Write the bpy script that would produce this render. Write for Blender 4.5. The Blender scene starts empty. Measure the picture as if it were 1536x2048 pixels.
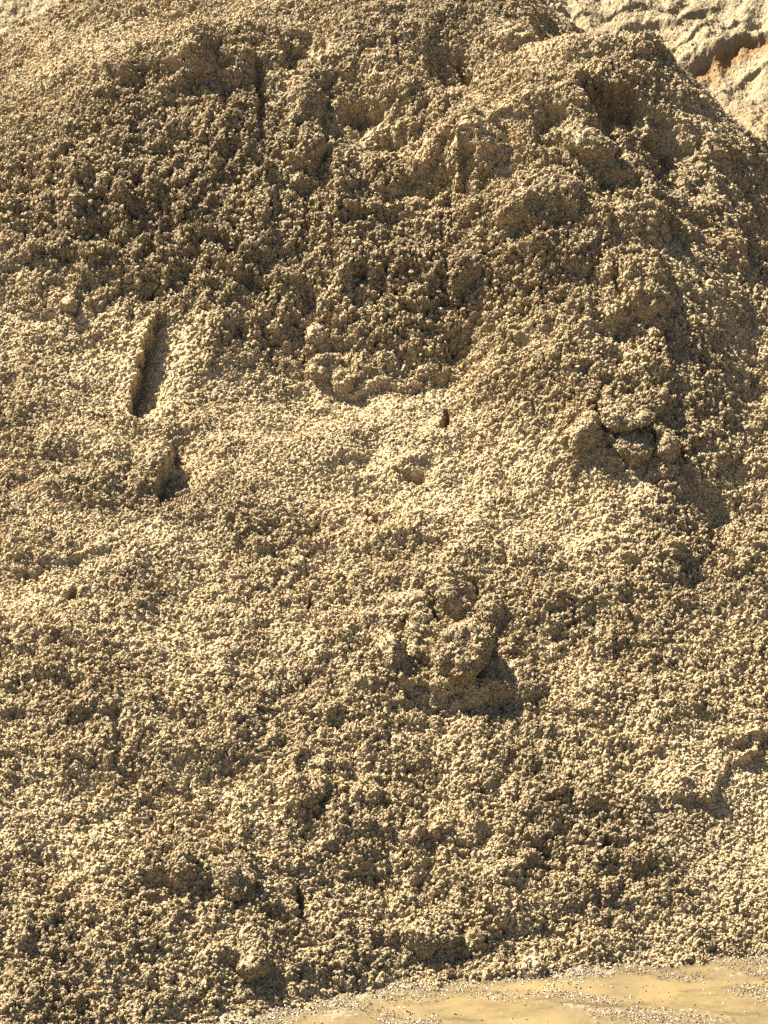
import bpy, math, random
import numpy as np
rng = np.random.RandomState(7); random.seed(7)
S = bpy.context.scene
COL = S.collection
R = math.radians

# ------------------------------------------------------------------ camera
CAM = np.array([0.0, -8.95, 3.8]); PITCH = 15.0; VF = 17.5
cd = bpy.data.cameras.new('camera'); cam = bpy.data.objects.new('camera', cd); COL.objects.link(cam)
cam.location = CAM; cam.rotation_euler = (R(90 - PITCH), 0, 0)
cd.sensor_fit = 'VERTICAL'; cd.angle = R(VF); cd.sensor_fit = 'VERTICAL'
cd.sensor_height = 24; cd.lens = 12 / math.tan(R(VF / 2))
cd.clip_start = .05; cd.clip_end = 2000
cd.dof.use_dof = True; cd.dof.focus_distance = 10.1; cd.dof.aperture_fstop = 11.0
S.camera = cam
# ------------------------------------------------------------------ light
SUN_EL, SUN_AZ = 53.0, 60.0          # azimuth: degrees from +y (away from the camera) towards -x (left)
S.render.engine = 'CYCLES'
w = bpy.data.worlds.new("World"); S.world = w; w.use_nodes = True
nt = w.node_tree; bg = nt.nodes['Background']
sk = nt.nodes.new('ShaderNodeTexSky'); sk.sky_type = 'NISHITA'; sk.sun_disc = False
sk.sun_elevation = R(SUN_EL); sk.sun_rotation = R(-SUN_AZ)
sk.air_density = .45; sk.dust_density = 1.0; sk.ozone_density = .3
nt.links.new(sk.outputs[0], bg.inputs[0]); bg.inputs[1].default_value = 0.05
sd = bpy.data.lights.new('sun', 'SUN'); sun = bpy.data.objects.new('sun', sd); COL.objects.link(sun)
sd.energy = 5.0; sd.angle = R(0.5); sd.color = (1.0, .93, .82)
L = np.array([-math.sin(R(SUN_AZ)) * math.cos(R(SUN_EL)), math.cos(R(SUN_AZ)) * math.cos(R(SUN_EL)), math.sin(R(SUN_EL))])
from mathutils import Vector
sun.rotation_euler = Vector(L).to_track_quat('Z', 'Y').to_euler()
S.view_settings.view_transform = 'Standard'; S.view_settings.look = 'None'
S.view_settings.exposure = 2.4; S.view_settings.gamma = 1.0
S.cycles.use_denoising = False
S.cycles.max_bounces = 5; S.cycles.diffuse_bounces = 3; S.cycles.glossy_bounces = 2
S.cycles.sample_clamp_indirect = 4

# ------------------------------------------------------------------ noise
N = 512
_r = np.random.RandomState(11)
GA = (_r.rand(N, N) * 2 * np.pi).astype(np.float32); GX, GY = np.cos(GA), np.sin(GA)
J = _r.rand(4, N, N).astype(np.float32)
def perlin(x, y, f, seed=0):
    x = x * f + 17.3 * (seed + 1); y = y * f + 5.7 * (seed + 3)
    xi = np.floor(x).astype(np.int32); yi = np.floor(y).astype(np.int32)
    fx = (x - xi).astype(np.float32); fy = (y - yi).astype(np.float32)
    u = fx * fx * fx * (fx * (fx * 6 - 15) + 10); v = fy * fy * fy * (fy * (fy * 6 - 15) + 10)
    def g(a, b):
        i = (xi + a) % N; j = (yi + b) % N
        return GX[i, j] * (fx - a) + GY[i, j] * (fy - b)
    return ((g(0, 0) * (1 - u) + g(1, 0) * u) * (1 - v) + (g(0, 1) * (1 - u) + g(1, 1) * u) * v) * 1.5
def fbm(x, y, f, o, seed=0, gain=.5):
    r = 0; a = 1.
    for k in range(o):
        r = r + a * perlin(x, y, f, seed + k * 7); a *= gain; f *= 2.03
    return r
def domes(x, y, f, seed=0, rmin=.45, rmax=.95, pw=.5):
    """rounded lumps, one per cell of size 1/f: 0..1"""
    x = x * f + 31.7 * (seed + 1); y = y * f + 13.1 * (seed + 2)
    xi = np.floor(x).astype(np.int32); yi = np.floor(y).astype(np.int32)
    fx = (x - xi).astype(np.float32); fy = (y - yi).astype(np.float32)
    out = np.zeros(fx.shape, np.float32)
    for a in (-1, 0, 1):
        for b in (-1, 0, 1):
            i = (xi + a) % N; j = (yi + b) % N
            dx = fx - a - J[0, i, j]; dy = fy - b - J[1, i, j]
            r = rmin + (rmax - rmin) * J[2, i, j]
            e = 1 - (dx * dx + dy * dy) / (r * r)
            np.maximum(out, (r / rmax) * (.35 + .65 * J[3, i, j]) * np.maximum(e, 0) ** pw, out=out)
    return out
def sst(a, b, x):
    t = np.clip((x - a) / (b - a), 0, 1); return t * t * (3 - 2 * t)

# ------------------------------------------------------------------ helpers
def tag(o, label=None, cat=None, group=None, kind=None):
    if label: o['label'] = label
    if cat: o['category'] = cat
    if group: o['group'] = group
    if kind: o['kind'] = kind
    return o
def mesh_np(name, V, F, mat, parent=None, smooth=True, attrs=None):
    me = bpy.data.meshes.new(name)
    n, m = len(V), len(F); k = F.shape[1]
    me.vertices.add(n); me.vertices.foreach_set('co', V.astype(np.float32).ravel())
    me.loops.add(m * k); me.loops.foreach_set('vertex_index', F.astype(np.int32).ravel())
    me.polygons.add(m); me.polygons.foreach_set('loop_start', np.arange(0, m * k, k, dtype=np.int32))
    me.polygons.foreach_set('loop_total', np.full(m, k, np.int32))
    me.polygons.foreach_set('use_smooth', np.full(m, smooth))
    me.update(calc_edges=True)
    for an, av in (attrs or {}).items():
        at = me.attributes.new(an, 'FLOAT', 'POINT'); at.data.foreach_set('value', av.astype(np.float32).ravel())
    me.materials.append(mat)
    o = bpy.data.objects.new(name, me); COL.objects.link(o)
    if parent: o.parent = parent
    return o
def grid_faces(nr, nc):
    i = np.arange(nr * nc).reshape(nr, nc)
    return np.stack([i[:-1, :-1], i[:-1, 1:], i[1:, 1:], i[1:, :-1]], -1).reshape(-1, 4)
def grid_normals(X, Y, Z):
    P = np.stack([X, Y, Z], -1)
    du = np.gradient(P, axis=1); dv = np.gradient(P, axis=0)
    n = np.cross(du, dv); n /= np.linalg.norm(n, axis=-1, keepdims=True) + 1e-12
    return n
def axis(dense_lo, dense_hi, step, lo, hi, grow=1.12):
    a = list(np.arange(dense_lo, dense_hi, step)); s = step
    b = [];  p = dense_lo
    while p > lo: s *= grow; p -= s; b.append(p)
    s = step; p = a[-1]
    while p < hi: s *= grow; p += s; a.append(p)
    return np.array(b[::-1] + a)

# ------------------------------------------------------------------ macro form of the pile
PY = [-3, -.4, 0, .15, 1.25, 2.05, 2.75, 3.05, 3.45, 3.9, 4.6, 7]
def cum():
    sl = [0, .45, .66, .655, .62, 1.0, .72, .42, .0, -.45, -.6]
    z = [-.02]
    for k, s in enumerate(sl): z.append(z[-1] + s * (PY[k + 1] - PY[k]))
    z = np.array(z); z -= np.interp(0, PY, z) - .0
    return z
_yy = np.linspace(-3, 7, 2001); _zz = np.interp(_yy, PY, cum())
_k = np.exp(-np.linspace(-2.2, 2.2, 61) ** 2); _k /= _k.sum()
_zz = np.convolve(np.pad(_zz, 30, 'edge'), _k, 'valid')
FX = [-6, -2.5, -1.2, -.4, 0., .5, 1.0, 2.5, 6]; FY = [-.7, -.65, -.5, -.25, -.02, .10, .24, .38, .4]
CX = [-6, -2.5, -1.6, -1.3, -1.0, -.7, 0, .4, .55, .72, .9, 1.2, 2.2, 6]; CZ = [-1.4, -.45, -.20, -.06, .06, .10, .12, .12, .06, -.13, -.50, -.85, -1.3, -2.]
HX = [-6, -.3, 0, .2, .33, .5, .68, .91, 1.15, 1.4, 1.7, 2.2, 6]; HZ = [0, .6, 1.75, 2.12, 2.25, 2.33, 2.36, 2.32, 2.17, 1.90, 1.6, 1.4, .6]
def z0(x, y):
    foot = np.interp(x, FX, FY)
    yy = y - foot * (1 - sst(-.2, 3.0, y))
    z = np.interp(yy, _yy, _zz)
    n1 = perlin(x, y, .9, 3); n2 = perlin(x, y, 2.3, 4)
    z = z + np.interp(x + .05 * n1 + .03 * n2, CX, CZ) * sst(2.3, 3.15, y)
    z = z + .04 * fbm(x, y, .8, 2, 5) * sst(.1, .8, y)
    # the second, nearer hump at the right shoulder
    t = 2.98 + .05 * n1 - y
    hb = np.interp(x + .04 * n2, HX, HZ) - np.where(t > 0, t * t / (t + .12), 1.1 * t * t / (.15 - t))
    k = .035; m = np.clip(.5 + .5 * (hb - z) / k, 0, 1)
    return z * (1 - m) + hb * m + k * m * (1 - m)
def pix(px, py, zf=z0):
    """where the view ray through a point of the photograph meets the ground form"""
    tv = math.tan(R(VF / 2)); u = (px - 768) / 1024 * tv; v = (1024 - py) / 1024 * tv
    c, s = math.cos(R(PITCH)), math.sin(R(PITCH))
    d = np.array([u, c + v * s, -s + v * c])
    t = np.linspace(7.5, 17, 4000); P = CAM[:, None] + d[:, None] * t
    h = P[2] - zf(P[0], P[1]); k = np.argmax(h < 0)
    if h[k] >= 0: k = len(t) - 1
    return P[0, k], P[1, k]
MPX = 2 * 10.2 * math.tan(R(VF / 2)) / 2048     # metres per photograph pixel, about 1.5 mm
CS = .81

# features in the slope's own plane: (X, V = y/cos)
def loc(px, py):
    x, y = pix(px, py); return x, y / CS
def bump(X, V, px, py, rx, ry, rot, h, pw=1.):
    cx, cy = loc(px, py); fs = .78          # slope metres are foreshortened in the picture
    rx *= MPX; ry *= MPX / fs; c, s = math.cos(R(rot)), math.sin(R(rot))
    dx, dy = X - cx, V - cy
    a = (dx * c + dy * s) / rx; b = (-dx * s + dy * c) / ry
    return h * MPX * np.maximum(1 - a * a - b * b, 0) ** pw
def ledge(X, V, pts, h, back, face):
    """raised on the left of the path walked; sharp fall on its right, fading away behind"""
    P = np.array([loc(*p) for p in pts]); best = np.full(X.shape, 1e9); sg = np.zeros(X.shape); al = np.zeros(X.shape)
    seg = np.linalg.norm(np.diff(P, axis=0), axis=1); tot = seg.sum(); acc = 0
    for k in range(len(P) - 1):
        d = P[k + 1] - P[k]; Lk = seg[k]
        t = np.clip(((X - P[k, 0]) * d[0] + (V - P[k, 1]) * d[1]) / Lk ** 2, 0, 1)
        ex = X - P[k, 0] - t * d[0]; ey = V - P[k, 1] - t * d[1]
        q = np.hypot(ex, ey); m = q < best
        best = np.where(m, q, best); sg = np.where(m, np.sign(d[0] * ey - d[1] * ex), sg)
        al = np.where(m, (acc + t * Lk) / tot, al); acc += Lk
    win = np.minimum(1, 4 * np.minimum(al, 1 - al)) ** .6
    t = best * sg
    hi = np.exp(-(np.maximum(t, 0) / (back * MPX)) ** 1.5); lo = 1 - sst(0, face * MPX, -t)
    return h * MPX * win * np.where(t > 0, hi, lo)

BUMPS = [  # px, py, rx, ry, rot, height, power
    # upper right lobe and hollows
    (770, 260, 75, 250, 39, -75, 1), (920, 250, 60, 120, 30, 28, 1), (1190, 325, 190, 24, -29, -50, 1), (1225, 200, 90, 42, -30, -105, .8), (1060, 255, 95, 45, -20, -60, .8), (1280, 290, 110, 45, -38, -60, .8),
    (1180, 300, 75, 42, -25, 50, .7), (1350, 345, 40, 70, 20, -30, 1),
    (1400, 250, 90, 60, -40, 30, 1), (1480, 310, 60, 50, -30, 30, 1),
    # hollow between the two humps and face of the left one
    (905, 130, 60, 90, 20, -48, 1), (1010, 70, 110, 55, -25, 40, 1), (840, 370, 95, 45, 10, -40, 1), (700, 230, 70, 90, 20, -35, 1),
    (600, 95, 62, 60, 0, -75, .6), (610, 235, 45, 85, 8, 60, .7), (645, 330, 30, 30, 0, -45, 1),
    (380, 110, 220, 90, 10, 55, 1), (860, 240, 120, 70, 0, 30, 1), (820, 330, 100, 55, 10, 55, .8), (940, 330, 70, 50, 0, 35, .8),
    (380, 150, 110, 25, 10, -25, 1), (300, 165, 90, 22, 15, -20, 1),
    # round cone and lumps, right
    (1300, 575, 62, 62, 0, 60, .8), (1285, 430, 60, 50, -30, 25, 1), (1090, 405, 90, 45, -25, 45, 1), (1350, 480, 50, 40, 0, -35, 1), (1450, 470, 60, 50, 0, 30, 1),
    (1070, 330, 110, 24, -30, -30, 1), (1200, 380, 140, 22, -30, -30, 1), (1170, 440, 130, 20, -25, -25, 1), (1370, 420, 90, 20, -25, -28, 1),
    # middle
    (700, 700, 90, 70, 0, 35, 1), (830, 650, 110, 100, 0, 25, 1), (930, 720, 70, 60, 0, -18, 1),
    (780, 900, 220, 120, -5, 30, 1), (990, 700, 60, 80, 10, 25, 1), (380, 700, 60, 90, 0, 10, 1),
    (190, 900, 200, 60, 0, 22, 1), (330, 930, 55, 50, -10, 30, .8), 
    
    (830, 960, 40, 12, -10, -22, 1), 
    (560, 760, 90, 30, 30, 12, 1), (650, 840, 30, 20, 0, -15, 1),
    # broken lump cluster
    (900, 1300, 200, 105, -8, 26, .8), (1330, 285, 130, 50, -38, -60, 1), (1000, 1420, 150, 30, -6, -22, 1), 
    (640, 1270, 90, 60, -10, 18, 1),
    # lower slope
    (215, 1455, 40, 18, -25, -30, 1), (880, 1700, 42, 30, 10, -42, 1), (930, 1660, 60, 35, 0, 20, 1),
    (1510, 1490, 60, 14, 35, -26, .9), (1400, 1400, 120, 60, 0, 22, 1), (350, 1735, 80, 34, -8, 26, .8), (350, 1775, 90, 10, -6, -22, 1),
    (455, 1905, 50, 30, 0, 18, .8), (1150, 1290, 70, 40, 0, -14, 1), (140, 1190, 80, 12, 10, -16, 1),
    (1060, 1620, 140, 50, 5, 14, 1), (540, 1480, 200, 60, 5, 14, 1), (150, 1640, 200, 60, 10, 14, 1), (720, 1560, 100, 60, 0, -12, 1), (130, 1370, 160, 50, 5, 12, 1),
    (780, 1830, 90, 50, 0, 14, 1), (1270, 1800, 70, 60, 0, 16, 1), (1050, 1850, 90, 40, 0, 14, 1),
]
LEDGES = [  # path (raised on its left), height, back length, face width
    ([(600, 770), (700, 785), (800, 770), (900, 740), (960, 700)], 20, 130, 26),
    ([(0, 590), (110, 600), (230, 585), (300, 560), (420, 600), (520, 680), (600, 690)], 22, 260, 60),
    ([(560, 45), (600, 28), (650, 60), (650, 140)], -20, 40, 14),
    ([(640, 320), (700, 400), (800, 420), (900, 400), (975, 370)], 34, 90, 30),
    ([(950, 215), (1010, 270), (1100, 290), (1150, 250), (1240, 240), (1290, 300), (1380, 350)], 30, 70, 26),
    ([(1090, 400), (1160, 440), (1260, 470)], 20, 60, 18), ([(1180, 640), (1260, 640), (1340, 620)], 16, 60, 18),
    ([(190, 140), (290, 170), (380, 165), (460, 125)], 26, 70, 24), ([(320, 240), (400, 255), (480, 215)], 16, 60, 20), ([(560, 300), (640, 330), (700, 390)], 26, 70, 22), ([(690, 180), (760, 210), (850, 190)], 20, 70, 24),
    ([(600, 1340), (700, 1370), (800, 1385), (900, 1400), (1000, 1400), (1085, 1370), (1090, 1310)], 20, 100, 20),
    ([(1130, 1380), (1250, 1400), (1350, 1390)], 12, 80, 24),
    ([(1330, 1610), (1410, 1585), (1450, 1540), (1536, 1480), (1600, 1460)], 19, 110, 14),
    ([(0, 1130), (100, 1120), (220, 1100), (300, 1070)], 10, 90, 25),
    ([(0, 1290), (120, 1275), (260, 1290), (420, 1330)], 9, 90, 25),
    ([(160, 1500), (230, 1480), (300, 1490)], 12, 60, 20),
    ([(280, 1790), (350, 1775), (420, 1785)], 18, 60, 14),
    ([(820, 1740), (880, 1725), (930, 1700)], 20, 60, 16),
    ([(400, 540), (520, 560), (640, 590)], 14, 70, 24), ([(80, 430), (200, 470), (330, 450)], 14, 70, 26),
    ([(1200, 1100), (1300, 1130), (1420, 1120)], 12, 80, 24), ([(700, 1060), (800, 1090), (900, 1080)], 8, 80, 20),
]
SHARP_B = [
    (890, 852, 12, 30, 0, -55, .8), (746, 1032, 9, 24, 30, -45, .8), (1190, 838, 12, 24, 10, -60, .8), (824, 958, 34, 9, -10, -26, .8),
    (1310, 890, 7, 38, 4, -60, .7), (1354, 895, 6, 30, 14, -55, .7),
    (940, 1188, 20, 32, -5, -90, .6), (868, 1186, 26, 10, -20, -50, .7), (792, 1246, 8, 26, 40, -55, .7), (868, 1262, 8, 34, 0, -55, .7), (800, 1310, 9, 34, 8, -50, .7), (882, 1215, 22, 9, 0, -30, 1), (885, 1320, 8, 20, 0, -30, 1),
    (620, 1215, 7, 22, 0, -30, 1), (600, 1800, 10, 38, 5, -32, .9), (1103, 1612, 16, 8, -20, -34, .9), (1216, 1695, 7, 16, 0, -44, .8), (520, 190, 14, 120, 6, -26, .9), (930, 15, 6, 50, 0, -40, .8), (930, 140, 16, 50, 20, -30, .9), (150, 1190, 10, 16, 0, -36, .8), (305, 596, 6, 20, -20, -36, .8), (535, 600, 6, 16, 0, -26, 1)]
SHARP_L = [([(312, 630), (292, 690), (270, 770), (266, 836)], -56, 54, 8), ([(345, 860), (356, 900), (338, 950), (318, 1012)], -40, 56, 18), ([(256, 850), (266, 780), (284, 700), (312, 628)], 8, 260, 9),
    ([(765, 1330), (800, 1370), (880, 1385), (960, 1375), (1040, 1400), (1088, 1380)], 14, 60, 12), ([(1490, 1530), (1530, 1475), (1560, 1450)], 12, 60, 12)]
# how crumbly the surface is, by place: px, py, rx, ry, extra (negative = smoother, raked-looking sand)
ROUGH = [(250, 380, 420, 230, .55), (800, 560, 500, 190, .4), (150, 700, 260, 110, -.45), (450, 880, 480, 170, -.4),
         (760, 900, 300, 140, -.5), (1000, 1000, 400, 110, -.35), (250, 1080, 340, 100, -.25), (1230, 700, 260, 220, .3), (1080, 130, 170, 90, -.15), (100, 150, 180, 110, -.3),
         (640, 95, 60, 45, -.6), (1240, 200, 60, 35, -.5), (300, 1230, 340, 120, -.25), (1330, 1560, 220, 90, -.25), (700, 1700, 500, 250, .12),
         (1300, 1330, 200, 100, .2), (1300, 590, 60, 60, -.5), (250, 1620, 300, 120, -.15), (1480, 1650, 170, 120, -.9), (330, 60, 260, 70, -.35), (1050, 480, 300, 60, -.1)]
DAMP = [(1010, 1345, 90, 25, 1), (1220, 190, 70, 35, .8), (470, 210, 35, 25, .5), (1440, 480, 45, 35, .6), (1290, 560, 60, 60, .3), (1180, 860, 70, 40, .5), (1240, 900, 60, 30, .4), (780, 330, 60, 40, .4), (940, 380, 60, 40, .4)]

def pile_displacement(X, V):
    wx = X + .040 * fbm(X, V, 5, 2, 21) + .014 * fbm(X, V, 22, 3, 22); wv = V + .040 * fbm(X, V, 5, 2, 37) + .014 * fbm(X, V, 22, 3, 38)
    cut = .75 + .6 * fbm(X, V, 6, 3, 41)
    d = np.zeros(X.shape)
    for b in BUMPS: d += .75 * bump(wx, wv, *b)
    for l in LEDGES: d += .8 * ledge(wx, wv, *l)
    d *= np.clip(cut, .25, 1.3)
    sx, sv = X + .014 * fbm(X, V, 16, 4, 22, .65), V + .014 * fbm(X, V, 16, 4, 38, .6)
    for b in SHARP_B: d += bump(sx, sv, *b)
    for l in SHARP_L: d += ledge(sx, sv, *l)
    r = np.full(X.shape, .66)
    for (px, py, rx, ry, e) in ROUGH: r += bump(wx, wv, px, py, rx * 1.2, ry * 1.2, 0, e, 1.) / MPX
    # broad unevenness breaks the mask so rough and smooth places have ragged borders
    r = np.clip(r + .35 * fbm(X, V, 3.1, 3, 51), .22, 1.3)
    wet = np.zeros(X.shape)
    for (px, py, rx, ry, e) in DAMP: wet = np.maximum(wet, bump(wx, wv, px, py, rx * 1.2, ry * 1.2, 0, e, .7) / MPX)
    x1, v1 = wx + .006 * fbm(X, V, 40, 2, 3), wv + .006 * fbm(X, V, 40, 2, 9)
    x2, v2 = X + .0065 * fbm(X, V, 48, 3, 13), V + .0065 * fbm(X, V, 48, 3, 19); x2, v2 = .85 * x2 + .12 * v2, 1.18 * v2 - .25 * x2
    d += .028 * fbm(X, V, 2.2, 3, 61) + .016 * r * fbm(X, V, 7, 3, 67) + .012 * r * fbm(X, V, 17, 3, 69)
    d += .030 * r * domes(x1, v1 * .9, 7.5, 1) * np.clip(.3 + 1.4 * perlin(X, V, 3., 71), 0, 1)
    d += .034 * r ** 1.7 * domes(x1, v1, 15, 5, pw=.6) * np.clip(.45 + 1.3 * perlin(X, V, 8., 73), .05, 1)
    d += .024 * r ** 1.4 * domes(x1, v1, 31, 9) * np.clip(.6 + 1.2 * perlin(X, V, 15., 75), .15, 1)
    d += .0140 * (.25 + .75 * r) * domes(x2, v2, 62, 13)
    d += .0085 * (.4 + .6 * r) * domes(x2, v2, 118, 17)
    d += .0032 * fbm(X, V, 95, 2, 97)
    # crevices that bind crumbs into uneven clumps
    for (f_, dep_, wd, sd) in ((9., .016, .10, 201), (21., .011, .13, 211), (46., .006, .18, 221)):
        q = np.abs(perlin(x1 if f_ < 30 else x2, v1 if f_ < 30 else v2, f_, sd))
        d -= dep_ * np.clip(r, .3, 1.2) * np.maximum(0, 1 - q / wd) * np.clip(.5 + 1.6 * perlin(X, V, f_ * .4, sd + 3), 0, 1)
    # pits between crumbs
    d -= .035 * r * np.maximum(0, fbm(X, V, 32, 2, 93) - .3)
    return d, r, wet

# ------------------------------------------------------------------ materials
def sand_mat(name, c1, c2, c3, grain=420., rough=.85, damp=(.15, .09, .033), spec=.25, bump_s=.5, glint=.0):
    m = bpy.data.materials.new(name); m.use_nodes = True; t = m.node_tree; n = t.nodes; l = t.links
    b = n['Principled BSDF']
    def nd(k, **kw):
        o = n.new(k)
        for a, v in kw.items(): setattr(o, a, v)
        return o
    geo = nd('ShaderNodeNewGeometry')
    vo = nd('ShaderNodeTexVoronoi'); vo.inputs['Scale'].default_value = grain; l.new(geo.outputs['Position'], vo.inputs['Vector'])
    wn = nd('ShaderNodeSeparateColor'); l.new(vo.outputs['Color'], wn.inputs[0])
    cr = nd('ShaderNodeValToRGB'); e = cr.color_ramp.elements
    e[0].position = 0; e[0].color = (*c1, 1); e[1].position = 1; e[1].color = (*c3, 1)
    k = e.new(.55); k.color = (*c2, 1)
    l.new(wn.outputs[0], cr.inputs[0])
    no = nd('ShaderNodeTexNoise'); no.inputs['Scale'].default_value = 3.; no.inputs['Detail'].default_value = 5; l.new(geo.outputs['Position'], no.inputs['Vector'])
    mr = nd('ShaderNodeMapRange'); mr.inputs[1].default_value = .3; mr.inputs[2].default_value = .7; mr.inputs[3].default_value = .82; mr.inputs[4].default_value = 1.16
    l.new(no.outputs[0], mr.inputs[0])
    mx = nd('ShaderNodeMix', data_type='RGBA', blend_type='MULTIPLY'); mx.inputs[0].default_value = 1
    l.new(cr.outputs[0], mx.inputs[6]); l.new(mr.outputs[0], mx.inputs[7])
    # rusty specks
    n2 = nd('ShaderNodeTexNoise'); n2.inputs['Scale'].default_value = 24.; n2.inputs['Detail'].default_value = 3; l.new(geo.outputs['Position'], n2.inputs['Vector'])
    r2 = nd('ShaderNodeMapRange'); r2.inputs[1].default_value = .55; r2.inputs[2].default_value = .75; r2.inputs[3].default_value = 0; r2.inputs[4].default_value = .45
    l.new(n2.outputs[0], r2.inputs[0])
    m2 = nd('ShaderNodeMix', data_type='RGBA'); l.new(r2.outputs[0], m2.inputs[0]); l.new(mx.outputs[2], m2.inputs[6])
    m2.inputs[7].default_value = (c2[0] * .95, c2[1] * .78, c2[2] * .62, 1)
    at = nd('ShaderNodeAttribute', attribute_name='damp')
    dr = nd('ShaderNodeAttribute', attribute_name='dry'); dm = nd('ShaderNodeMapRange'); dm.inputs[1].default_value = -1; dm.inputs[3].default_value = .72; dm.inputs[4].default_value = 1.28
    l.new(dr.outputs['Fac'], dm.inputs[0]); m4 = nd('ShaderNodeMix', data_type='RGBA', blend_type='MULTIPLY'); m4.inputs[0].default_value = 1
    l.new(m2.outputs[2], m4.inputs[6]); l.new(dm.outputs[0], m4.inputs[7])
    m3 = nd('ShaderNodeMix', data_type='RGBA'); l.new(at.outputs['Fac'], m3.inputs[0]); l.new(m4.outputs[2], m3.inputs[6]); m3.inputs[7].default_value = (*damp, 1)
    l.new(m3.outputs[2], b.inputs['Base Color'])
    b.inputs['Specular IOR Level'].default_value = spec
    rr = nd('ShaderNodeMapRange'); rr.inputs[1].default_value = .9; rr.inputs[2].default_value = 1; rr.inputs[3].default_value = rough; rr.inputs[4].default_value = rough - glint
    l.new(wn.outputs[1], rr.inputs[0]); l.new(rr.outputs[0], b.inputs['Roughness'])
    bp = nd('ShaderNodeBump'); bp.inputs['Strength'].default_value = bump_s; bp.inputs['Distance'].default_value = .0016
    l.new(vo.outputs['Distance'], bp.inputs['Height']); bp.invert = True; l.new(bp.outputs[0], b.inputs['Normal'])
    return m
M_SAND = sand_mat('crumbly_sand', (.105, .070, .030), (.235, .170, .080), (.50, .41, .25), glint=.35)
M_PALE = sand_mat('pale_dry_sand', (.15, .112, .056), (.205, .157, .083), (.28, .225, .135), grain=260, damp=(.17, .098, .035), bump_s=.6)
M_WET = sand_mat('wet_gritty_sand', (.09, .068, .032), (.145, .108, .052), (.22, .175, .095), grain=260, rough=.5, spec=.5, glint=.35, damp=(.15, .11, .05))

# ------------------------------------------------------------------ main pile
STEP = .0026
xs = axis(-2.0, 2.0, STEP, -6, 6, 1.05)
yf = np.linspace(-.75, 7.0, 1600)
Xc, Yc = np.meshgrid(xs, yf)
Zc = z0(Xc, Yc)
seg = np.hypot(np.diff(Yc, axis=0), np.diff(Zc, axis=0)); arc = np.vstack([np.zeros(len(xs)), np.cumsum(seg, 0)])
k36 = np.searchsorted(yf, 3.7)
nr1 = int(arc[k36].mean() / STEP); nr2 = 160
X = np.empty((nr1 + nr2, len(xs)), np.float64); Y = X.copy(); Z = X.copy()
for c in range(len(xs)):
    s = np.concatenate([np.linspace(0, arc[k36, c], nr1, endpoint=False), np.linspace(arc[k36, c], arc[-1, c], nr2)])
    Y[:, c] = np.interp(s, arc[:, c], yf); Z[:, c] = np.interp(s, arc[:, c], Zc[:, c]); X[:, c] = xs[c]
Nn = grid_normals(X, Y, Z)
D, RG, WET = pile_displacement(X, Y / CS)
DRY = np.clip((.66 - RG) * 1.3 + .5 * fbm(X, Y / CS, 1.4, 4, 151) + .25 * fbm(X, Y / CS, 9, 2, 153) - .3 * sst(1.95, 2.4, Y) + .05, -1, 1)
fade = sst(-.55, .1, Y - np.interp(X, FX, FY)); D = D * (.25 + .75 * fade)
P = np.stack([X, Y, Z], -1) + Nn * D[..., None]
# thin out into the ground at the front edge and the far back
P[..., 2] -= .12 * (1 - sst(-.25, -.04, Y - np.interp(X, FX, FY)))
P[..., 2] -= .6 * sst(5.5, 7, Y)
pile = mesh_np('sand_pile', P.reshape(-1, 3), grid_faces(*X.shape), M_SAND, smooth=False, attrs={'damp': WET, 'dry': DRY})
tag(pile, 'huge heap of crumbly brown damp sand filling most of the view', 'sand pile')
PN = grid_normals(P[..., 0], P[..., 1], P[..., 2])

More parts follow.
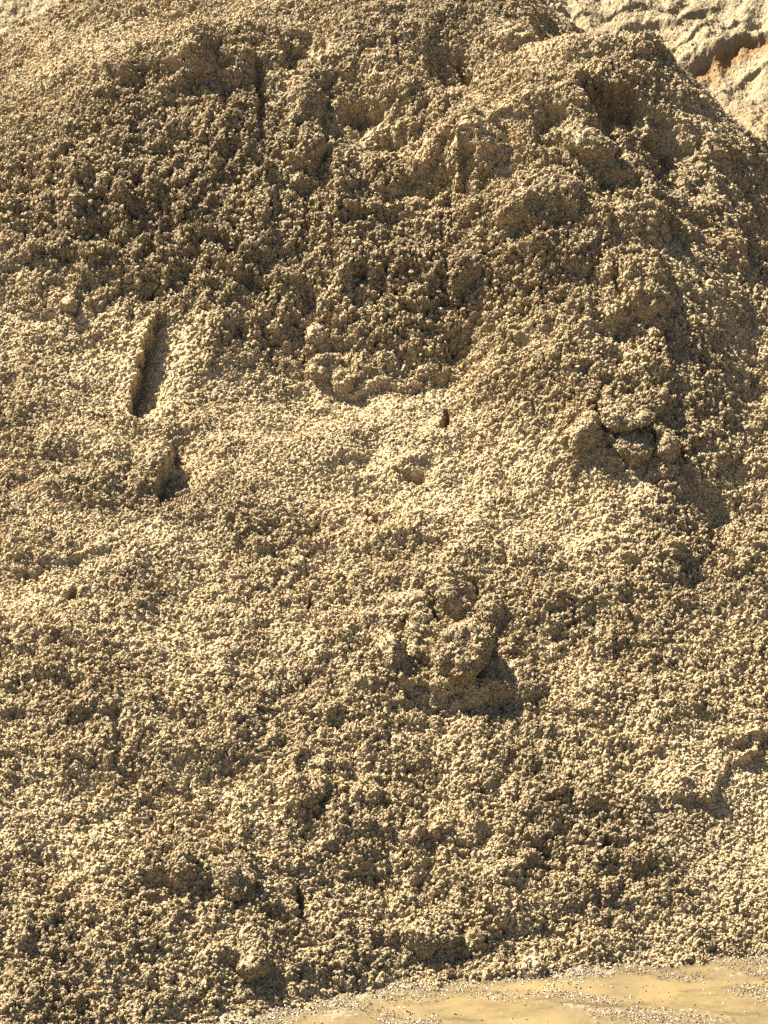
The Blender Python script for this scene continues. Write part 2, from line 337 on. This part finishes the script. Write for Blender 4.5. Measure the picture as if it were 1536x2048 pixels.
# ------------------------------------------------------------------ crumbs, real little lumps strewn on the surface
def scatter(name, pts, nrm, size, mat, parent=None, squash=.62, sub=2, nvar=5, noise=.95):
    me = bpy.data.meshes.new(name); n = len(pts)
    me.vertices.add(n); me.vertices.foreach_set('co', pts.astype(np.float32).ravel())
    a = me.attributes.new('size', 'FLOAT', 'POINT'); a.data.foreach_set('value', size.astype(np.float32))
    a = me.attributes.new('turn', 'FLOAT_VECTOR', 'POINT'); a.data.foreach_set('vector', (rng.rand(n, 3) * 6.283).astype(np.float32).ravel())
    o = bpy.data.objects.new(name, me); COL.objects.link(o)
    if parent: o.parent = parent
    g = bpy.data.node_groups.new(name + '_nodes', 'GeometryNodeTree')
    g.interface.new_socket('Geometry', in_out='INPUT', socket_type='NodeSocketGeometry'); g.interface.new_socket('Geometry', in_out='OUTPUT', socket_type='NodeSocketGeometry')
    nn, l = g.nodes, g.links
    gi = nn.new('NodeGroupInput'); go = nn.new('NodeGroupOutput')
    jn = nn.new('GeometryNodeJoinGeometry')
    for k in range(nvar):
        ic = nn.new('GeometryNodeMeshIcoSphere'); ic.inputs['Radius'].default_value = 1; ic.inputs['Subdivisions'].default_value = sub
        sp = nn.new('GeometryNodeSetPosition'); no = nn.new('ShaderNodeTexNoise'); no.noise_dimensions = '4D'
        no.inputs['W'].default_value = 3.7 * k + 1; no.inputs['Scale'].default_value = 1.3; no.inputs['Detail'].default_value = 3
        sb = nn.new('ShaderNodeVectorMath'); sb.operation = 'SUBTRACT'; sb.inputs[1].default_value = (.5, .5, .5)
        sc = nn.new('ShaderNodeVectorMath'); sc.operation = 'SCALE'; sc.inputs[3].default_value = noise * 2.6
        l.new(no.outputs['Color'], sb.inputs[0]); l.new(sb.outputs[0], sc.inputs[0]); l.new(sc.outputs[0], sp.inputs['Offset'])
        l.new(ic.outputs[0], sp.inputs[0])
        tr = nn.new('GeometryNodeTransform'); tr.inputs['Scale'].default_value = (1, .75 + .08 * (k % 3), squash)
        l.new(sp.outputs[0], tr.inputs[0])
        gti = nn.new('GeometryNodeGeometryToInstance'); l.new(tr.outputs[0], gti.inputs[0]); l.new(gti.outputs[0], jn.inputs[0])
    sm = nn.new('GeometryNodeSetMaterial'); sm.inputs['Material'].default_value = mat
    iop = nn.new('GeometryNodeInstanceOnPoints'); iop.inputs['Pick Instance'].default_value = True
    m2p = nn.new('GeometryNodeMeshToPoints'); l.new(gi.outputs[0], m2p.inputs[0])
    l.new(m2p.outputs[0], iop.inputs['Points']); l.new(jn.outputs[0], iop.inputs['Instance'])
    na = nn.new('GeometryNodeInputNamedAttribute'); na.data_type = 'FLOAT'; na.inputs[0].default_value = 'size'
    nb = nn.new('GeometryNodeInputNamedAttribute'); nb.data_type = 'FLOAT_VECTOR'; nb.inputs[0].default_value = 'turn'
    l.new(na.outputs[0], iop.inputs['Scale'])
    er = nn.new('FunctionNodeEulerToRotation'); l.new(nb.outputs[0], er.inputs[0]); l.new(er.outputs[0], iop.inputs['Rotation'])
    l.new(iop.outputs[0], sm.inputs[0]); l.new(sm.outputs[0], go.inputs[0])
    md = o.modifiers.new('scatter', 'NODES'); md.node_group = g
    me.materials.append(mat)
    return o

NC = 300000
rows, cols = X.shape
inside = (np.abs(X) < 1.9) & (Y > np.interp(X, FX, FY) - .12) & (Y < 3.9)
idx = np.flatnonzero(inside.ravel()); 
pick = idx[rng.randint(0, len(idx), NC)]
rgh = RG.ravel()[pick]
size = (.0016 + .0062 * rng.rand(NC) ** 3.5) * (.7 + .45 * rgh)
keep = rng.rand(NC) < np.clip(.35 + .7 * rgh, 0, 1)
pick, size, rgh = pick[keep], size[keep], rgh[keep]
pts = P.reshape(-1, 3)[pick] + PN.reshape(-1, 3)[pick] * (size * .35)[:, None] + rng.randn(len(pick), 3) * .0006
cr = scatter('loose_crumbs', pts, None, size, M_SAND, parent=pile)
cr['kind'] = 'stuff'

# ------------------------------------------------------------------ ground, puddle, bank behind
gx = axis(-2.2, 2.4, .006, -150, 150, 1.10); gy = axis(-1.5, .8, .006, -120, 160, 1.10)
GXx, GYy = np.meshgrid(gx, gy)
near = (1 - sst(2.5, 6, np.abs(GXx))) * (1 - sst(2.5, 6, np.abs(GYy)))
def ground_h(x, y):
    f = np.interp(x, FX, FY)
    h = .009 * fbm(x, y * 2.6, 2.3, 3, 81) + .006 * fbm(x, y * 1.6, 7, 3, 83) - .0085
    h += .012 * sst(-.12, .02, y - f) - .006
    h += .0042 * domes(x, y, 70, 33) + .0028 * domes(x, y, 130, 35)
    h += .01 * sst(.2, -1.6, x)
    h += .03 * sst(-.9, -2.5, y)
    return h
GZ = ground_h(GXx, GYy) * near - .03 * (1 - near)
ground = mesh_np('ground', np.stack([GXx, GYy, GZ], -1).reshape(-1, 3), grid_faces(*GXx.shape), M_WET,
                 attrs={'damp': .65 * sst(.012, -.006, GZ + .01) })
tag(ground, kind='structure')

mw = bpy.data.materials.new('muddy_water'); mw.use_nodes = True
b = mw.node_tree.nodes['Principled BSDF']; b.inputs['Roughness'].default_value = .06; b.inputs['IOR'].default_value = 1.33
t = mw.node_tree; no = t.nodes.new('ShaderNodeTexNoise'); ge = t.nodes.new('ShaderNodeNewGeometry'); no.inputs['Scale'].default_value = 3.5; no.inputs['Detail'].default_value = 7; no.inputs['Roughness'].default_value = .62
t.links.new(ge.outputs['Position'], no.inputs['Vector'])
rp = t.nodes.new('ShaderNodeValToRGB'); rp.color_ramp.elements[0].position = .35; rp.color_ramp.elements[0].color = (.125, .095, .048, 1)
rp.color_ramp.elements[1].position = .65; rp.color_ramp.elements[1].color = (.175, .128, .057, 1)
t.links.new(no.outputs[0], rp.inputs[0]); t.links.new(rp.outputs[0], b.inputs['Base Color'])
WL = -.004
AX, AY = np.meshgrid(np.arange(-1.1, 3.0, .012), np.arange(-2.2, .3, .008))
dep = sst(-.001, .014, WL - ground_h(AX, AY))
pud = mesh_np('puddle_water', np.stack([AX, AY, np.full(AX.shape, WL)], -1).reshape(-1, 3), grid_faces(*AX.shape), mw, attrs={'depth': dep})
t_at = t.nodes.new('ShaderNodeAttribute'); t_at.attribute_name = 'depth'
t_mr = t.nodes.new('ShaderNodeMapRange'); t_mr.inputs[3].default_value = .3; t_mr.inputs[4].default_value = .96
t.links.new(t_at.outputs['Fac'], t_mr.inputs[0]); t.links.new(t_mr.outputs[0], b.inputs['Alpha'])
tag(pud, kind='structure')

# wet grit on the flat
n = 150000
qx = rng.uniform(-1.3, 2.1, n); qy = rng.uniform(-.8, .3, n)
clus = fbm(qx, qy * 1.8, 3.2, 3, 91)
q = rng.rand(n) < np.clip(.22 + 1.4 * clus + .8 * sst(-.14, -.03, qy - np.interp(qx, FX, FY)), .03, 1); qx, qy = qx[q], qy[q]
qs = .0013 + .0034 * rng.rand(len(qx)) ** 3
qz = np.maximum(ground_h(qx, qy), WL - .001) + qs * .2
M_GRIT = sand_mat('wet_grit', (.09, .064, .03), (.145, .108, .055), (.28, .225, .14), grain=180, rough=.35, spec=.8, glint=.25)
gr = scatter('wet_grit', np.stack([qx, qy, qz], -1), None, qs, M_GRIT, nvar=4, sub=2)
tag(gr, 'scattered wet pale grit lying on the flat edge of the puddle', 'grit', kind='stuff')

# bank behind
bx = axis(-2.4, 3.2, .005, -12, 14, 1.06); by = np.concatenate([np.arange(3.6, 4.3, .03), np.arange(4.3, 6.4, .005), np.arange(6.4, 13, .06)])
BX, BY = np.meshgrid(bx, by)
def bank0(x, y):
    z = 1.12 + .58 * (y - 4.0)
    z = np.where(y > 8.5, 1.12 + .58 * 4.5 + (y - 8.5) * .02, z)
    return z + .07 * fbm(x, y, .7, 2, 101)
def bpix(px, py): return pix(px, py, bank0)
def bledge(X, Yv, pts, h, back, face):
    global loc
    old = loc; loc = lambda a, c: bpix(a, c); r_ = ledge(X, Yv, pts, h, back, face); loc = old; return r_
def bbump(X, Yv, *a):
    global loc
    old = loc; loc = lambda q, c: bpix(q, c); r_ = bump(X, Yv, *a); loc = old; return r_
wx = BX + .03 * fbm(BX, BY, 6, 3, 5); wy = BY + .03 * fbm(BX, BY, 6, 3, 8)
BD = .02 * fbm(BX, BY, 3, 4, 103) + .012 * domes(wx, wy, 16, 41) * np.clip(1.6 * perlin(BX, BY, 3, 107), 0, 1) + .008 * domes(wx, wy, 30, 43) * np.clip(1.6 * perlin(BX, BY, 7, 109), 0, 1) +   .0055 * domes(wx, wy, 62, 45) + .003 * domes(wx, wy, 110, 47) + .045 * fbm(BX * .5 + BY * 1.0, BY * .6 - BX * 1.9, 2.4, 3, 111)
BD += bledge(wx, wy, [(1225, 80), (1300, 62), (1390, 40), (1450, 15)], 18, 40, 14)
BD += bledge(wx, wy, [(1290, 90), (1370, 70), (1440, 45), (1600, 0)], 7, 60, 18)
BD += bledge(wx, wy, [(1330, 150), (1385, 145), (1430, 110), (1480, 92), (1560, 70), (1700, 40)], 36, 90, 26)
BD += bbump(wx, wy, 1480, 240, 90, 40, -20, 12, 1) + .006 * fbm(BX, BY, 20, 5, 131, .7) + bledge(wx, wy, [(1100, 60), (1200, 35), (1330, 20), (1400, -10)], 10, 50, 10) + bledge(wx, wy, [(1300, 118), (1380, 95), (1460, 62), (1560, 30)], 10, 40, 10) + bledge(wx, wy, [(1400, 200), (1470, 165), (1560, 140), (1650, 110)], 14, 50, 14)
wetb = np.clip(bledge(wx, wy, [(1350, 165), (1400, 158), (1440, 122), (1490, 103), (1560, 82), (1700, 60)], 100, 14, 60) / (100 * MPX) * 1.2, 0, 1) * .95
wetb = np.maximum(wetb, np.clip(bbump(wx, wy, 1520, 270, 160, 130, 0, 1, 1) / MPX, 0, 1) * .35)
BZ = bank0(BX, BY) + BD
bank = mesh_np('sand_bank', np.stack([BX, BY, BZ], -1).reshape(-1, 3), grid_faces(*BX.shape), M_PALE, smooth=False, attrs={'damp': wetb})
bq = rng.randint(0, BX.size, 60000); vis = (BX.ravel()[bq] > .3) & (BX.ravel()[bq] < 3) & (BY.ravel()[bq] < 6.4); bq = bq[vis]
bs = .0018 + .0045 * rng.rand(len(bq)) ** 6
bcr = scatter('loose_crumbs', np.stack([BX, BY, BZ], -1).reshape(-1, 3)[bq], None, bs, M_PALE, parent=bank, nvar=3); bcr['kind'] = 'stuff'
tag(bank, 'pale dry sand bank rising behind the crumbly heap, brown where its edge broke', 'sand bank')

# ------------------------------------------------------------------ clods that broke off and lie on the slope
def ico(sub):
    import bmesh
    bm = bmesh.new(); bmesh.ops.create_icosphere(bm, subdivisions=sub, radius=1)
    V = np.array([v.co[:] for v in bm.verts]); F = np.array([[v.index for v in f.verts] for f in bm.faces]); bm.free(); return V, F
IV, IF = ico(6)
IV4, IF4 = ico(5)
PF = P.reshape(-1, 3)
# lookup on a coarse subset of the pile surface
sub_i = np.arange(rows * cols).reshape(rows, cols)[::3, ::3].ravel()
SP = PF[sub_i]; SN = Nn.reshape(-1, 3)[sub_i]
def surface_at(px, py):
    """point of the built pile that shows at this place of the photograph"""
    tv = math.tan(R(VF / 2)); c, s = math.cos(R(PITCH)), math.sin(R(PITCH))
    rel = SP - CAM; f = rel[:, 1] * c - rel[:, 2] * s; up = rel[:, 1] * s + rel[:, 2] * c
    u = rel[:, 0] / f / tv * 1024 + 768; v = 1024 - up / f / tv * 1024
    d = np.hypot(u - px, v - py); near_ = np.flatnonzero(d < max(7, d.min() * 1.3))
    k = near_[np.argmin(f[near_])]
    return SP[k], SN[k]
def clod(label, px, py, rx, ry, depth=.7, rot=0, sink=.25, pw=.8, seed=0, name='sand_clod', cat='sand clod', group=None, mat=None, hi=True):
    p, nrm = surface_at(px, py)
    r_ = np.random.RandomState(seed + int(px)); V = IV.copy() if hi else IV4.copy(); F = IF if hi else IF4
    # blocky: push towards a few flat cuts
    for k in range(9):
        a = r_.randn(3); a /= np.linalg.norm(a); c = r_.uniform(.42, .8); q = V @ a
        V -= np.maximum(q - c, 0)[:, None] * a * .8
    dims = np.array([rx, ry / .8, min(rx, ry) * depth * 1.1]) * MPX
    U = V * dims; O = V / np.linalg.norm(V, axis=1, keepdims=True); d = np.zeros(len(V)); area = 4 * np.pi * (dims.prod()) ** (2 / 3)
    for (cell, am) in ((.055, .016), (.030, .012), (.015, .0085), (.0085, .0045)):
        cnt = int(min(2500, 1.3 * area / cell ** 2)) + 4
        C = U[r_.randint(0, len(U), cnt)] * .985; rr = cell * r_.uniform(.5, .95, cnt); q = np.zeros(len(V)); wgt = r_.uniform(.4, 1, cnt)
        for s0 in range(0, len(V), 4096):
            A = U[s0:s0 + 4096]; dd = (A ** 2).sum(1)[:, None] + (C ** 2).sum(1)[None] - 2 * A @ C.T
            q[s0:s0 + 4096] = np.max(np.sqrt(np.maximum(1 - dd / rr ** 2, 0)) * wgt, 1)
        d += am * q
    V = U + O * (d - .013)[:, None]
    c, s = math.cos(R(rot)), math.sin(R(rot)); V = V @ np.array([[c, -s, 0], [s, c, 0], [0, 0, 1]]).T
    ez = nrm / np.linalg.norm(nrm); ex = np.array([1, 0, 0.]) - ez * ez[0]; ex /= np.linalg.norm(ex); ey = np.cross(ez, ex)
    V = V @ np.stack([ex, ey, ez])
    o = mesh_np(name, V, F, mat or M_SAND)
    o.location = p - ez * 0 + ez * (min(rx, ry) * MPX * depth * (.0 if 'broken lump' in label else -.2))
    q = rng.randint(0, len(V), int(area * 26000)); cs = .0026 + .005 * rng.rand(len(q)) ** 3
    k_ = scatter('loose_crumbs', V[q] * 1.01, None, cs, M_SAND, parent=o, nvar=3); k_['kind'] = 'stuff'
    return tag(o, label, cat, group)
G1 = 'chunks of the broken lump in the lower middle'; G2 = 'chunks around the cracks at right'; G3 = 'small clods on the slope'
clod('upright oblong sand chunk left of the broken lump, standing clear of its neighbours', 842, 1275, 34, 60, .7, -6, group=G1)
clod('large round sand chunk in the middle of the broken lump', 930, 1295, 62, 56, .7, 0, group=G1)
clod('blocky sand chunk at the top of the broken lump beside the dark hole', 895, 1195, 44, 40, .7, 20, group=G1)
clod('small knob of sand just right of the dark hole in the broken lump', 975, 1220, 26, 28, .8, 0, group=G1)
clod('long brown faced sand slab forming the lower right edge of the broken lump', 1015, 1345, 78, 34, .4, -10, group=G1)
clod('narrow sand chunk at the far left end of the broken lump', 778, 1305, 28, 44, .7, 12, group=G1)
clod('flat wide sand chunk lying at the upper left of the broken lump', 800, 1205, 54, 30, .5, 8, group=G1)
clod('wedge shaped smooth clod above the twin cracks', 1250, 832, 52, 27, .7, 14, group=G2)
clod('bulky clod left of the first of the twin cracks', 1268, 893, 38, 36, .7, 0, group=G2)
clod('pale upright slab held between the twin cracks', 1331, 893, 17, 34, .8, -4, group=G2)
clod('rusty ragged clod left of the small dark hole beside the wedge shaped clod', 1168, 868, 28, 40, .7, -15, group=G2)
clod('rounded clod at the lower edge of the dark step, rightmost of its pair', 690, 758, 27, 24, .8, 0, group=G3)
clod('larger rounded clod on the dark step, leftmost of its pair', 655, 735, 34, 34, .7, 0, group=G3)
clod('ball like clod sitting above the dark step', 632, 668, 20, 18, .9, 0, group=G3, hi=False)
clod('small clod at the left on the smooth sand above the upright groove', 140, 605, 13, 12, .9, 0, group=G3, hi=False)
clod('squat round clod above the short dark crack near the bottom left', 455, 1752, 44, 34, .6, 0, group=G3)
clod('low clod just over the puddle edge at the bottom', 1065, 1935, 26, 16, .7, 0, group=G3, hi=False)
clod('domed clod near the bottom left corner', 510, 1920, 26, 22, .8, 0, group=G3, hi=False)
clod('domed clod low on the right third of the heap above the puddle', 865, 1875, 48, 34, .6, 0, group=G3)
clod('long lumpy clod lying in the shaded belt of the upper right hump', 1175, 290, 58, 30, .8, -14, group=G3)

print('verts', rows * cols, 'crumbs', len(pick))
